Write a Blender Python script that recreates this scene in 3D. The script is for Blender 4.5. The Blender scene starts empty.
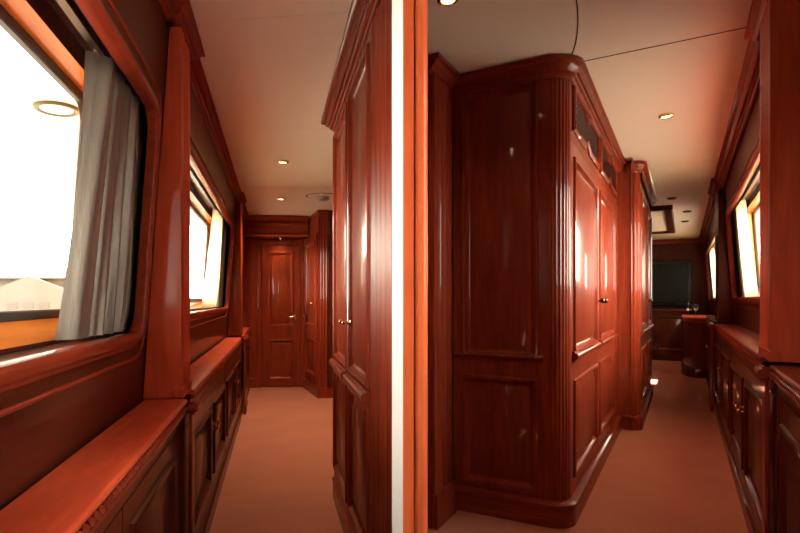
import bpy, bmesh, math, random
from mathutils import Vector, Matrix
random.seed(7)
scn = bpy.context.scene
COL = scn.collection
F, CX, Y0, EH = 570.0, 340.0, 300.0, 1.066
PI = math.pi
HL, HR = 2.05, 2.20            # ceiling heights of the two passages

# ------------------------------------------------------------------ frames
class Frame:
    """plan frame of one passage: x = across (right +), y = along, z = up"""
    def __init__(s, vpx):
        s.t = math.atan((vpx - CX) / F); s.c = math.cos(s.t); s.s = math.sin(s.t)
    def w(s, v, u, z=0.0):
        return Vector((v * s.c + u * s.s, -v * s.s + u * s.c, z))
    def inv(s, X, Y):
        return (X * s.c - Y * s.s, X * s.s + Y * s.c)
L = Frame(275.0); R = Frame(683.0); W = Frame(CX)

# ------------------------------------------------------------------ materials
def new_mat(name):
    m = bpy.data.materials.new(name); m.use_nodes = True
    nt = m.node_tree; nt.nodes.clear()
    out = nt.nodes.new('ShaderNodeOutputMaterial')
    return m, nt, out

def principled(name, color, rough=.5, metal=0.0, coat=0.0, coat_r=.08, spec=.5):
    m, nt, out = new_mat(name)
    p = nt.nodes.new('ShaderNodeBsdfPrincipled')
    p.inputs['Base Color'].default_value = (*color, 1)
    p.inputs['Roughness'].default_value = rough
    p.inputs['Metallic'].default_value = metal
    p.inputs['Coat Weight'].default_value = coat
    p.inputs['Coat Roughness'].default_value = coat_r
    p.inputs['Specular IOR Level'].default_value = spec
    nt.links.new(p.outputs[0], out.inputs[0])
    return m, nt, p

def wood(name, dark, light, scale, rough=.36, coat=.38, coat_r=.07, contrast=(.30, .72)):
    m, nt, p = principled(name, light, rough, 0, coat, coat_r, .06)
    tc = nt.nodes.new('ShaderNodeTexCoord')
    oi = nt.nodes.new('ShaderNodeObjectInfo')
    off = nt.nodes.new('ShaderNodeVectorMath'); off.operation = 'MULTIPLY_ADD'
    cmb = nt.nodes.new('ShaderNodeCombineXYZ')
    for i in range(3): nt.links.new(oi.outputs['Random'], cmb.inputs[i])
    off.inputs[1].default_value = (7.3, 5.1, 9.7)
    nt.links.new(cmb.outputs[0], off.inputs[0]); nt.links.new(tc.outputs['Object'], off.inputs[2])
    mp = nt.nodes.new('ShaderNodeMapping'); mp.inputs['Scale'].default_value = scale
    nt.links.new(off.outputs[0], mp.inputs[0])
    n1 = nt.nodes.new('ShaderNodeTexNoise'); n1.inputs['Scale'].default_value = 1.0
    n1.inputs['Detail'].default_value = 7; n1.inputs['Roughness'].default_value = .62
    n1.inputs['Distortion'].default_value = .6
    nt.links.new(mp.outputs[0], n1.inputs['Vector'])
    n2 = nt.nodes.new('ShaderNodeTexNoise'); n2.inputs['Scale'].default_value = 6.0
    n2.inputs['Detail'].default_value = 3
    nt.links.new(mp.outputs[0], n2.inputs['Vector'])
    mx = nt.nodes.new('ShaderNodeMix'); mx.data_type = 'FLOAT'; mx.inputs[0].default_value = .3
    nt.links.new(n1.outputs['Fac'], mx.inputs[2]); nt.links.new(n2.outputs['Fac'], mx.inputs[3])
    cr = nt.nodes.new('ShaderNodeValToRGB')
    cr.color_ramp.elements[0].position = contrast[0]; cr.color_ramp.elements[0].color = (*dark, 1)
    cr.color_ramp.elements[1].position = contrast[1]; cr.color_ramp.elements[1].color = (*light, 1)
    nt.links.new(mx.outputs[0], cr.inputs[0]); nt.links.new(cr.outputs[0], p.inputs['Base Color'])
    return m

WD, WL = (.135, .0165, .0078), (.340, .047, .017)
M = {}
M['wood'] = wood('mahogany_upright_grain', WD, WL, (16, 16, 1.6))
M['wood_long'] = wood('mahogany_lengthwise_grain', WD, WL, (16, 1.4, 16))
M['wood_cross'] = wood('mahogany_crosswise_grain', WD, WL, (1.6, 16, 16))
M['panel'] = wood('mahogany_figured_panel', (.125, .016, .0076), (.33, .0465, .0165), (9, 9, 1.1), coat_r=.07)
M['top'] = wood('mahogany_polished_top', (.42, .048, .018), (.78, .118, .050), (9, 1.6, 9), rough=.4, coat=.45, coat_r=.2)
M['jamb'] = wood('light_brightened_jamb', (.52, .085, .028), (.86, .20, .07), (10, 10, 1.3), rough=.4, coat=.4, coat_r=.12)  # wood paled to imitate the strong light falling on the jamb
M['lit_wood'] = wood('light_brightened_upright_grain', (.36, .042, .016), (.68, .100, .040), (10, 10, 1.3), rough=.4, coat=.35, coat_r=.12)  # wood brightened in its colour to imitate light on the pilasters
M['low'] = wood('shade_darkened_mahogany_upright', (.045, .0068, .0038), (.115, .018, .008), (16, 16, 1.6))  # all low tones: mahogany darkened in colour to stand for shade, mostly window-side
M['low_panel'] = wood('shade_darkened_mahogany_panel', (.043, .0066, .0037), (.11, .0175, .008), (9, 9, 1.1))
M['low_long'] = wood('shade_darkened_mahogany_lengthwise', (.036, .0058, .0035), (.092, .0155, .0075), (16, 1.4, 16))
M['honey'] = wood('honey_wood_liner', (.55, .16, .022), (.78, .28, .055), (10, 1.5, 10), rough=.45, coat=.3)
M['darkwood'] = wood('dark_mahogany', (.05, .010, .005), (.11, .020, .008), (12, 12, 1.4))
M['brass'] = principled('polished_brass', (.80, .52, .18), .18, 1.0)[0]
M['bronze'] = principled('dark_bronze', (.10, .055, .025), .35, 1.0)[0]
M['olive_brass'] = principled('weathered_brass', (.10, .085, .02), .5, .6)[0]
M['gasket'] = principled('black_rubber', (.008, .008, .008), .45)[0]
M['black'] = principled('black_gloss_plastic', (.006, .006, .006), .2)[0]
M['white'] = principled('white_paint', (.93, .93, .93), .6)[0]
M['seam'] = principled('dark_joint', (.03, .022, .018), .7)[0]
M['gel'] = principled('white_gelcoat', (.80, .78, .74), .5)[0]
M['tile'] = principled('weathered_cladding', (.040, .030, .022), .8)[0]
M['roof'] = principled('faded_roof', (.030, .020, .013), .8)[0]
M['quay'] = principled('pale_concrete', (.20, .19, .17), .9)[0]
M['plastic'] = principled('grey_white_plastic', (.45, .42, .37), .5)[0]

def m_ceiling():
    m, nt, p = principled('cream_vinyl_ceiling', (.85, .71, .57), .55, 0, .12, .3)
    n = nt.nodes.new('ShaderNodeTexNoise'); n.inputs['Scale'].default_value = 180
    b = nt.nodes.new('ShaderNodeBump'); b.inputs['Strength'].default_value = .05; b.inputs['Distance'].default_value = .01
    nt.links.new(n.outputs['Fac'], b.inputs['Height']); nt.links.new(b.outputs[0], p.inputs['Normal'])
    return m
M['ceil'] = m_ceiling()

def m_carpet():
    m, nt, p = principled('beige_carpet', (.50, .37, .27), .95, spec=.1)
    tc = nt.nodes.new('ShaderNodeTexCoord')
    n = nt.nodes.new('ShaderNodeTexNoise'); n.inputs['Scale'].default_value = 260; n.inputs['Detail'].default_value = 4
    n2 = nt.nodes.new('ShaderNodeTexNoise'); n2.inputs['Scale'].default_value = 3.0; n2.inputs['Detail'].default_value = 3
    for k in (n, n2): nt.links.new(tc.outputs['Object'], k.inputs['Vector'])
    mx = nt.nodes.new('ShaderNodeMix'); mx.data_type = 'FLOAT'; mx.inputs[0].default_value = .35
    nt.links.new(n.outputs['Fac'], mx.inputs[2]); nt.links.new(n2.outputs['Fac'], mx.inputs[3])
    cr = nt.nodes.new('ShaderNodeValToRGB')
    cr.color_ramp.elements[0].position = .3; cr.color_ramp.elements[0].color = (.39, .140, .094, 1)
    cr.color_ramp.elements[1].position = .7; cr.color_ramp.elements[1].color = (.52, .195, .135, 1)
    nt.links.new(mx.outputs[0], cr.inputs[0]); nt.links.new(cr.outputs[0], p.inputs['Base Color'])
    b = nt.nodes.new('ShaderNodeBump'); b.inputs['Strength'].default_value = .35; b.inputs['Distance'].default_value = .004
    nt.links.new(n.outputs['Fac'], b.inputs['Height']); nt.links.new(b.outputs[0], p.inputs['Normal'])
    return m
M['carpet'] = m_carpet()

def m_glass():
    m, nt, out = new_mat('window_glass')
    t = nt.nodes.new('ShaderNodeBsdfTransparent'); t.inputs[0].default_value = (.96, .98, .97, 1)
    g = nt.nodes.new('ShaderNodeBsdfGlossy'); g.inputs['Roughness'].default_value = .02
    lw = nt.nodes.new('ShaderNodeLayerWeight')
    pw = nt.nodes.new('ShaderNodeMath'); pw.operation = 'POWER'; pw.inputs[1].default_value = 9.0
    nt.links.new(lw.outputs['Facing'], pw.inputs[0])
    f = nt.nodes.new('ShaderNodeMath'); f.operation = 'MULTIPLY_ADD'; f.inputs[1].default_value = .6; f.inputs[2].default_value = .02
    nt.links.new(pw.outputs[0], f.inputs[0])
    mx = nt.nodes.new('ShaderNodeMixShader')
    nt.links.new(f.outputs[0], mx.inputs[0]); nt.links.new(t.outputs[0], mx.inputs[1]); nt.links.new(g.outputs[0], mx.inputs[2])
    nt.links.new(mx.outputs[0], out.inputs[0])
    return m
M['glass'] = m_glass()

def m_curtain(name, col, trans, metal=0.0):
    m, nt, out = new_mat(name)
    p = nt.nodes.new('ShaderNodeBsdfPrincipled')
    p.inputs['Base Color'].default_value = (*col, 1); p.inputs['Roughness'].default_value = .36
    p.inputs['Metallic'].default_value = metal
    p.inputs['Specular IOR Level'].default_value = .6
    tr = nt.nodes.new('ShaderNodeBsdfTranslucent'); tr.inputs[0].default_value = (col[0] * 1.1, col[1] * 1.0, col[2] * .8, 1)
    mx = nt.nodes.new('ShaderNodeMixShader'); mx.inputs[0].default_value = trans
    n = nt.nodes.new('ShaderNodeTexNoise'); n.inputs['Scale'].default_value = 14; n.inputs['Detail'].default_value = 3
    b = nt.nodes.new('ShaderNodeBump'); b.inputs['Strength'].default_value = .12; b.inputs['Distance'].default_value = .01
    nt.links.new(n.outputs['Fac'], b.inputs['Height']); nt.links.new(b.outputs[0], p.inputs['Normal'])
    nt.links.new(p.outputs[0], mx.inputs[1]); nt.links.new(tr.outputs[0], mx.inputs[2]); nt.links.new(mx.outputs[0], out.inputs[0])
    return m
M['satin'] = m_curtain('silver_grey_satin', (.20, .175, .15), .0, .5)
M['lining'] = m_curtain('cream_lining', (.80, .74, .60), .6)

def m_emit(name, col, strength):
    m, nt, out = new_mat(name)
    e = nt.nodes.new('ShaderNodeEmission'); e.inputs[0].default_value = (*col, 1); e.inputs[1].default_value = strength
    nt.links.new(e.outputs[0], out.inputs[0]); return m
M['unlit'] = principled('unlit_lamp', (.10, .09, .08), .3)[0]
M['lamp'] = m_emit('lit_halogen', (1, .80, .45), 6.0)

def m_screen():
    m, nt, p = principled('dark_screen', (.009, .010, .008), .3, 0, .08, .1, .15)
    return m
M['screen'] = m_screen()
M['wood_satin'] = wood('mahogany_satin_finish', WD, WL, (16, 16, 1.6), coat=.08, coat_r=.2)

def m_drink():
    m, nt, p = principled('clear_drinking_glass', (.9, .9, .9), .03)
    p.inputs['Transmission Weight'].default_value = 1.0
    return m
M['drink'] = m_drink()

# ------------------------------------------------------------------ objects
BASE = {}
FR = {}
def _props(o, label=None, cat=None, group=None, kind=None):
    if label: o['label'] = label
    if cat: o['category'] = cat
    if group: o['group'] = group
    if kind: o['kind'] = kind
    return o

def thing(name, fr, base, label=None, cat=None, group=None, kind=None):
    o = bpy.data.objects.new(name, None); COL.objects.link(o)
    o.empty_display_size = .1
    o.location = fr.w(*base); o.rotation_euler = (0, 0, -fr.t)
    BASE[o.name] = Vector(base); FR[o.name] = fr
    return _props(o, label, cat, group, kind)

def root_of(o):
    while o.parent: o = o.parent
    return o

def part(name, bm, mat, parent=None, fr=None, base=None, bevel=0.0, smooth=35, label=None, cat=None, group=None, kind=None, solid=0):
    """links the bmesh (frame coordinates) as one mesh object"""
    if parent is not None:
        r = root_of(parent); fr = FR[r.name]; b = BASE[r.name]
    else:
        if base is None:
            xs = [v.co for v in bm.verts]
            base = (sum(c.x for c in xs) / len(xs), sum(c.y for c in xs) / len(xs), min(c.z for c in xs))
        b = Vector(base)
    for v in bm.verts: v.co -= b
    bmesh.ops.remove_doubles(bm, verts=bm.verts, dist=1e-6)
    bmesh.ops.recalc_face_normals(bm, faces=bm.faces)
    me = bpy.data.meshes.new(name); bm.to_mesh(me); bm.free()
    me.materials.append(M[mat] if isinstance(mat, str) else mat)
    if smooth:
        for p in me.polygons: p.use_smooth = True
        me.set_sharp_from_angle(angle=math.radians(smooth))
    o = bpy.data.objects.new(name, me); COL.objects.link(o)
    if parent is not None:
        o.parent = parent
    else:
        o.location = fr.w(*b); o.rotation_euler = (0, 0, -fr.t)
        BASE[o.name] = b; FR[o.name] = fr
    if solid:
        md = o.modifiers.new('thickness', 'SOLIDIFY'); md.thickness = solid; md.offset = 0
    if bevel:
        md = o.modifiers.new('edges', 'BEVEL'); md.width = bevel; md.segments = 2; md.limit_method = 'ANGLE'; md.angle_limit = math.radians(40)
    return _props(o, label, cat, group, kind)

def copy_tree(o, parent=None):
    c = o.copy(); COL.objects.link(c); c.parent = parent
    for ch in list(o.children): copy_tree(ch, c)
    return c

def copy_thing(o, fr, base, label=None, group=None):
    c = copy_tree(o); c.location = fr.w(*base)
    BASE[c.name] = Vector(base); FR[c.name] = fr
    if label: c['label'] = label
    if group: c['group'] = group
    return c

# ------------------------------------------------------------------ shapes
def B(): return bmesh.new()

def box(bm, x0, x1, y0, y1, z0, z1):
    vs = [bm.verts.new((x, y, z)) for x in (x0, x1) for y in (y0, y1) for z in (z0, z1)]
    for f in ((0, 1, 3, 2), (4, 6, 7, 5), (0, 4, 5, 1), (2, 3, 7, 6), (0, 2, 6, 4), (1, 5, 7, 3)):
        bm.faces.new([vs[i] for i in f])
    return bm

def prism(bm, poly, z0, z1):
    a = [bm.verts.new((x, y, z0)) for x, y in poly]; b = [bm.verts.new((x, y, z1)) for x, y in poly]
    n = len(poly)
    for i in range(n):
        bm.faces.new((a[i], a[(i + 1) % n], b[(i + 1) % n], b[i]))
    bm.faces.new(a[::-1]); bm.faces.new(b)
    return bm

def ring_skin(bm, rings, cap0=False, cap1=False, closed=True):
    vs = [[bm.verts.new(p) for p in r] for r in rings]
    n = len(rings[0])
    for a, b in zip(vs, vs[1:]):
        for i in range(n if closed else n - 1):
            j = (i + 1) % n
            bm.faces.new((a[i], a[j], b[j], b[i]))
    if cap0: bm.faces.new(vs[0][::-1])
    if cap1: bm.faces.new(vs[-1])
    return bm

def rect(a0, a1, b0, b1): return [(a0, b0), (a1, b0), (a1, b1), (a0, b1)]

def nested(bm, P, a0, a1, b0, b1, steps, fill=True, skirt=None):
    """concentric rectangles (inset, height): the face of a framed panel"""
    rings = []
    if skirt is not None: rings.append([P(a, b, skirt) for a, b in rect(a0, a1, b0, b1)])
    for i, h in steps:
        rings.append([P(a, b, h) for a, b in rect(a0 + i, a1 - i, b0 + i, b1 - i)])
    ring_skin(bm, rings, False, fill)
    return bm

def sweep(bm, path, prof, P, closed=False, caps=True):
    """path: 2-D points; prof: (offset to the left of travel, height) polygon; P(a, b, h)"""
    n = len(path); rings = []
    for i in range(n):
        p = Vector(path[i])
        if closed or 0 < i < n - 1:
            d0 = (p - Vector(path[(i - 1) % n])).normalized(); d1 = (Vector(path[(i + 1) % n]) - p).normalized()
        elif i == 0: d0 = d1 = (Vector(path[1]) - p).normalized()
        else: d0 = d1 = (p - Vector(path[i - 1])).normalized()
        n0 = Vector((-d0.y, d0.x)); n1 = Vector((-d1.y, d1.x))
        m = (n0 + n1)
        if m.length < 1e-6: m = n0
        m.normalize(); k = 1.0 / max(.3, m.dot(n0))
        rings.append([P(*(p + m * (o * k)), h) for o, h in prof])
    if closed: rings.append(rings[0])
    ring_skin(bm, rings, caps and not closed, caps and not closed)
    return bm

def lathe(bm, prof, c, axis, seg=20):
    """prof: (radius, distance along axis)"""
    ax = Vector(axis).normalized(); t = Vector((0, 0, 1)) if abs(ax.z) < .9 else Vector((1, 0, 0))
    e1 = ax.cross(t).normalized(); e2 = ax.cross(e1); c = Vector(c)
    rings = []
    for r, h in prof:
        r = max(r, 1e-4)
        rings.append([c + ax * h + (e1 * math.cos(2 * PI * k / seg) + e2 * math.sin(2 * PI * k / seg)) * r for k in range(seg)])
    ring_skin(bm, rings, True, True)
    return bm

def beads(bm, p0, p1, r, gap, seg=6):
    p0, p1 = Vector(p0), Vector(p1); n = max(1, int((p1 - p0).length / gap))
    for i in range(n):
        c = p0.lerp(p1, (i + .5) / n)
        bmesh.ops.create_icosphere(bm, subdivisions=1, radius=r, matrix=Matrix.Translation(c))
    return bm

def rrect(a0, a1, b0, b1, r, k=8):
    pts = []
    for cx, cy, s in ((a1 - r, b0 + r, -PI / 2), (a1 - r, b1 - r, 0), (a0 + r, b1 - r, PI / 2), (a0 + r, b0 + r, PI)):
        for i in range(k + 1):
            t = s + PI / 2 * i / k
            pts.append((cx + r * math.cos(t), cy + r * math.sin(t)))
    return pts

def orect(a0, a1, b0, b1, A0, A1, B0, B1, r, k=8):
    """points on the rectangle A0..B1 that pair with rrect(a0..b1)"""
    pts = []
    h = k // 2
    cs = [((a1 - r, B0), (A1, B0), (A1, b0 + r)), ((A1, b1 - r), (A1, B1), (a1 - r, B1)),
          ((a0 + r, B1), (A0, B1), (A0, b1 - r)), ((A0, b0 + r), (A0, B0), (a0 + r, B0))]
    for p, q, s in cs:
        p, q, s = Vector(p), Vector(q), Vector(s)
        for i in range(k + 1):
            pts.append(tuple(p.lerp(q, i / h)) if i <= h else tuple(q.lerp(s, (i - h) / (k - h))))
    return pts

def flutes(p0, p1, n, depth, out):
    """points along p0->p1 carrying n round flutes cut inwards; out = outward unit vector"""
    p0, p1, out = Vector(p0), Vector(p1), Vector(out)
    pts = []
    for i in range(n):
        for k in range(6):
            t = (i + k / 6.0) / n
            d = 0 if k in (0,) else depth * math.sin(PI * (k) / 6.0)
            pts.append(tuple(p0.lerp(p1, t) - out * d))
    pts.append(tuple(p1))
    return pts

def arc(c, r, t0, t1, k):
    return [(c[0] + r * math.cos(t0 + (t1 - t0) * i / k), c[1] + r * math.sin(t0 + (t1 - t0) * i / k)) for i in range(k + 1)]

def fluted_arc(c, r, t0, t1, n, depth):
    pts = []
    for i in range(n):
        for k in range(6):
            t = t0 + (t1 - t0) * (i + k / 6.0) / n
            rr = r - depth * math.sin(PI * k / 6.0)
            pts.append((c[0] + rr * math.cos(t), c[1] + rr * math.sin(t)))
    pts.append((c[0] + r * math.cos(t1), c[1] + r * math.sin(t1)))
    return pts

plan = lambda a, b, h: (a, b, h)                       # plan path, profile height = z

# moulding profiles (offset outwards is filled in by the caller through the sign)
def cornice_prof(z, s=1, h=.075, d=.075):
    pr = [(0, -h), (.012, -h), (.016, -h + .010), (.026, -h + .014), (.030, -h + .026), (.044, -h + .036),
          (.052, -h + .050), (.066, -h + .056), (d, -h + .062), (d, 0), (0, 0)]
    kh = h / .075
    return [(s * o, z + max(-h, min(0, -h + (q + h) * kh if q < 0 else 0))) for o, q in pr]

def plinth_prof(s=1, h=.115, d=.022):
    pr = [(-.01, 0), (d, 0), (d, h - .022), (d + .005, h - .018), (d + .005, h - .010), (d - .004, h - .004), (.004, h + .006), (-.01, h + .006)]
    return [(s * o, q) for o, q in pr]

def rail_prof(s=1, h=.034, d=.022):
    """half-round rail; o = out, q = up from its centre"""
    pr = [(-.002, -h / 2 - .008), (d * .45, -h / 2 - .008), (d * .5, -h / 2)]
    pr += [(d * .45 + d * .65 * math.cos(t), h / 2 * math.sin(t)) for t in [(-.5 + i / 8) * PI for i in range(9)]]
    pr += [(d * .4, h / 2 + .006), (-.002, h / 2 + .006)]
    return pr

def knob(parent, fr_pt, axis, name='knob', mat='brass', k=1.0):
    bm = B()
    lathe(bm, [(.0135 * k, 0), (.0135 * k, .003 * k), (.006 * k, .006 * k), (.0055 * k, .018 * k), (.010 * k, .022 * k), (.0135 * k, .028 * k),
               (.0135 * k, .033 * k), (.009 * k, .038 * k), (.001, .040 * k)], fr_pt, axis, 16)
    return part(name, bm, mat, parent)

DOOR_FRAME = [(0, -.016), (0, 0), (.003, .0015)]
def leaf(bm, P, a0, a1, bands, stile, skirt=-.018, k=1.0):
    """one door leaf: framed bands stacked into a single mesh, panels left open"""
    for b0, b1 in bands:
        st = [(0, 0), (stile, 0)] + [(stile + i * k, h) for i, h in ((.004, .010), (.012, .013), (.020, .010), (.026, -.003), (.034, -.010), (.040, -.013))]
        nested(bm, P, a0, a1, b0, b1, st, fill=False, skirt=skirt)
    return bm

def field(P, a0, a1, b0, b1, stile, k=1.0):
    bm = B(); i = stile + .038 * k
    nested(bm, P, a0, a1, b0, b1, [(i, -.0135), (i + .010, -.0125), (i + .014, -.010), (i + .042, -.002), (i + .045, -.0005)])
    return bm

def panel_door(name, parent, P, a0, a1, bands, stile, label=None, mats=('wood', 'panel'), k=1.0):
    bm = B(); leaf(bm, P, a0, a1, bands, stile, k=k)
    d = part(name, bm, mats[0], parent, label=label)
    for b0, b1 in bands:
        part('panel', field(P, a0, a1, b0, b1, stile, k), mats[1], d)
    return d

def tube(bm, pts, r, seg=10):
    rings = []
    pts = [Vector(p) for p in pts]
    for i, p in enumerate(pts):
        d = (pts[min(i + 1, len(pts) - 1)] - pts[max(i - 1, 0)]).normalized()
        t = Vector((0, 0, 1)) if abs(d.z) < .9 else Vector((1, 0, 0))
        e1 = d.cross(t).normalized(); e2 = d.cross(e1)
        rr = r[i] if isinstance(r, (list, tuple)) else r
        rings.append([p + (e1 * math.cos(2 * PI * k / seg) + e2 * math.sin(2 * PI * k / seg)) * rr for k in range(seg)])
    ring_skin(bm, rings, True, True)
    return bm

# ================================================================== the hull walls with their windows
def hull_wall(name, fr, side, lean, u0, u1, H, wins):
    """lean(z): distance of the inner face from the centre line; wins: (number, u0, u1, z0, z1)"""
    P = lambda a, b, h: (side * (lean(b) - h), a, b)            # h > 0 towards the passage
    bm = B()
    edges = [u0]
    for w in wins: edges += [w[1] - .16, w[2] + .16]
    edges.append(u1)
    D0, D1, D2 = -.018, -.118, -.20
    for h, tag in ((0, 'front'), (D0, 'rear'), (D1, 'board'), (D1 - .008, 'boardrear'), (D2, 'outer')):
        for i in range(0, len(edges), 2):                       # solid stretches
            if tag in ('rear', 'boardrear'): continue
            q = [P(a, b, h) for a, b in rect(edges[i], edges[i + 1], 0, H)]
            bm.faces.new([bm.verts.new(p) for p in q])
        for w in wins:
            a0, a1, b0, b1 = w[1:5]; r = .09
            if tag in ('board', 'boardrear', 'outer'): b0 = b0 + .005
            if tag in ('board', 'boardrear'): a1 = a1 - w[5]
            if tag == 'outer': a1, b0, r = a1 - w[6], b0 + .05, .08
            inn = rrect(a0, a1, b0, b1, r); out = orect(a0, a1, b0, b1, a0 - .16, w[2] + .16, 0, H, r)
            ring_skin(bm, [[P(a, b, h) for a, b in out], [P(a, b, h) for a, b in inn]])
    for w in wins:                                              # thickness of the face board at the opening
        a0, a1, b0, b1 = w[1:5]
        inn = rrect(a0, a1, b0, b1, .09)
        ring_skin(bm, [[P(a, b, 0) for a, b in inn], [P(a, b, D0) for a, b in inn]])
    for z in (0, H):                                            # closing strips
        bm.faces.new([bm.verts.new(P(a, z, h)) for a, h in ((u0, 0), (u1, 0), (u1, D2), (u0, D2))])
    for a in (u0, u1):
        bm.faces.new([bm.verts.new(P(a, b, h)) for b, h in ((0, 0), (H, 0), (H, D2), (0, D2))])
    wl = part(name, bm, 'low_long', None, fr, (side * lean(0), (u0 + u1) / 2, 0), kind='structure', smooth=0)
    for num, a0, a1, b0, b1, s1, s2 in wins:
        t = thing('window_%d' % num, fr, (side * lean(b0), (a0 + a1) / 2, b0), kind='structure')
        # raised lip around the opening and a thin outer bead
        bm = B()
        path = rrect(a0, a1, b0, b1, .09)
        pr = [(.004, -.018), (.004, .006)] + [(-.014 + .018 * math.cos(q), .006 + .012 * math.sin(q)) for q in [PI * i / 6 for i in range(7)]] + [(-.036, .005), (-.042, 0), (-.042, -.004)]
        sweep(bm, path, pr, P, closed=True)
        part('window_frame', bm, 'wood_long', t)
        bm = B()
        path = rrect(a0 - .085, a1 + .085, b0 - .075, b1 + .075, .13)
        pr = [(.006, -.002), (.005, .004), (0, .006), (-.005, .004), (-.006, -.002)]
        sweep(bm, path, pr, P, closed=True)
        part('bead', bm, 'wood_long', t)
        # curtain pocket behind the face board
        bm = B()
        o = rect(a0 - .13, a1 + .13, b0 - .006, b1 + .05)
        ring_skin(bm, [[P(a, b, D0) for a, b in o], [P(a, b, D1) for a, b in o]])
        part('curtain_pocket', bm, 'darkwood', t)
        bm = B()
        q = rect(-.010, .010, 0, .022)
        ring_skin(bm, [[P(a, b1 + .022 + z, -.066 + x) for x, z in q] for a in (a0 - .12, a1 + .12)], True, True)
        part('curtain_rail', bm, 'bronze', t)
        # honey coloured liner between the pocket and the glass
        bm = B()
        i0 = rrect(a0, a1 - s1, b0 + .005, b1, .09); i1 = rrect(a0 + .005, a1 - s2 - .005, b0 + .055, b1 - .003, .08)
        ring_skin(bm, [[P(a, b, D1) for a, b in i0], [P(a, b, -.172) for a, b in i1], [P(a, b, D2) for a, b in i1]])
        part('liner', bm, 'honey', t)
        bm = B()
        pr = [(-.004, -.172), (.020, -.172), (.024, -.176), (.024, -.190), (-.004, -.190)]
        sweep(bm, i1, [(o_, h_) for o_, h_ in pr], P, closed=True)
        part('gasket', bm, 'gasket', t)
        bm = B()
        g = rrect(a0 + .012, a1 - s2 - .012, b0 + .062, b1 - .01, .075)
        ring_skin(bm, [[P(a, b, -.178) for a, b in g], [P(a, b, -.184) for a, b in g]], True, True)
        part('glass_pane', bm, 'glass', t, smooth=0)
    return wl

leanL = lambda z: .442 - .070 * (z - .734)
leanR = lambda z: .415 - .070 * (z - .85)
WL_ = [(1, .10, 1.86, .962, 1.665, .12, .07), (2, 2.42, 5.12, 1.0, 1.705, .40, .18), (3, 5.82, 6.78, 1.0, 1.705, .08, .04)]
WR_ = [(6, .76, 1.22, 1.0, 1.87, .0, .0), (4, 2.86, 6.25, 1.085, 1.835, .28, .05), (5, 8.2, 11.85, 1.09, 1.86, .3, .1)]  # first entry: unseen window, added and narrowed to light the near jamb
hull_wall('wall_left', L, -1, leanL, -1.25, 7.2, HL, WL_)
hull_wall('wall_right', R, 1, leanR, -1.35, 12.6, HR, WR_)

# ------------------------------------------------------------------ curtains
def curtain(fr, side, lean, top, bot, z0, z1, folds, label, mat='satin', amp=.024, depth=.064, seed=1, group=None):
    rnd = random.Random(seed)
    ph = [rnd.uniform(-.5, .5) for _ in range(folds * 2 + 2)]
    nu, nz = folds * 22, 30
    bm = B(); rows = []
    for j in range(nz + 1):
        s = j / nz; z = z1 + (z0 - z1) * s
        e = s ** 1.5
        ua = top[0] + (bot[0] - top[0]) * e; ub = top[1] + (bot[1] - top[1]) * e
        row = []
        for i in range(nu + 1):
            t = i / nu
            w = 2 * PI * folds * (t + .035 * math.sin(8 * t + seed)) + .5 * math.sin(3 * s + 5 * t) * s
            a = amp * (.85 + .15 * math.sin(4.1 * t + 2 * s + seed))
            q = abs(math.sin(w / 2)) ** .75
            d = a * (1 - 2 * q) + .12 * a * math.sin(3.3 * w + 2 * s + seed)
            u = ua + (ub - ua) * (t + .10 / folds * math.sin(w) * math.sin(2.5 * s + 4 * t + seed))
            row.append(bm.verts.new((side * (lean(z) + depth + d), u, z)))
        rows.append(row)
    for r0, r1 in zip(rows, rows[1:]):
        for i in range(nu): bm.faces.new((r0[i], r0[i + 1], r1[i + 1], r1[i]))
    c = thing('curtain', fr, (side * (lean(z0) + depth), (top[0] + top[1]) / 2, z0), label, 'curtain', group)
    part('cloth', bm, mat, c, smooth=180)
    bm = B()                                                    # heading tape with its hooks
    u0_, u1_ = min(top), max(top)
    x = side * (lean(z1) + depth)
    box(bm, x - .004, x + .004, u0_, u1_, z1 - .004, z1 + .012)
    part('heading_tape', bm, mat, c)
    return c
curtain(L, -1, leanL, (1.47, 1.96), (1.39, 1.95), .972, 1.683, 5, 'silver grey satin curtain gathered at the big near window of the left passage', seed=3, amp=.040, depth=.067)
curtain(L, -1, leanL, (4.2, 4.67), (4.0, 4.95), 1.008, 1.723, 4, 'cream lined curtain glowing at the second window of the left passage', 'lining', seed=5)
curtain(L, -1, leanL, (4.69, 5.14), (4.98, 5.16), 1.008, 1.723, 3, 'dark grey curtain folded at the far edge of the second left window', seed=8)
curtain(L, -1, leanL, (6.45, 6.85), (6.35, 6.85), 1.008, 1.723, 3, 'narrow curtain at the last window before the end door', 'lining', seed=9)
curtain(R, 1, leanR, (5.45, 5.93), (5.2, 5.88), 1.092, 1.852, 4, 'bright cream curtain hanging at the near window of the right passage', 'lining', seed=11)
curtain(R, 1, leanR, (5.96, 6.28), (5.91, 6.28), 1.092, 1.852, 4, 'dark grey curtain folded at the far edge of the near right window', seed=12)
curtain(R, 1, leanR, (10.6, 11.9), (10.3, 11.9), 1.097, 1.878, 6, 'pale curtain at the far window beside the rounded cabinet', 'lining', seed=13)

# ================================================================== floor and ceilings
def slab(name, fr, poly, z0, z1, mat, kind='structure'):
    bm = B(); prism(bm, poly, z0, z1)
    return part(name, bm, mat, None, fr, (poly[0][0], poly[0][1], z0), kind=kind, smooth=0)
def wp(fr, v, u): p = fr.w(v, u); return (p.x, p.y)

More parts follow.
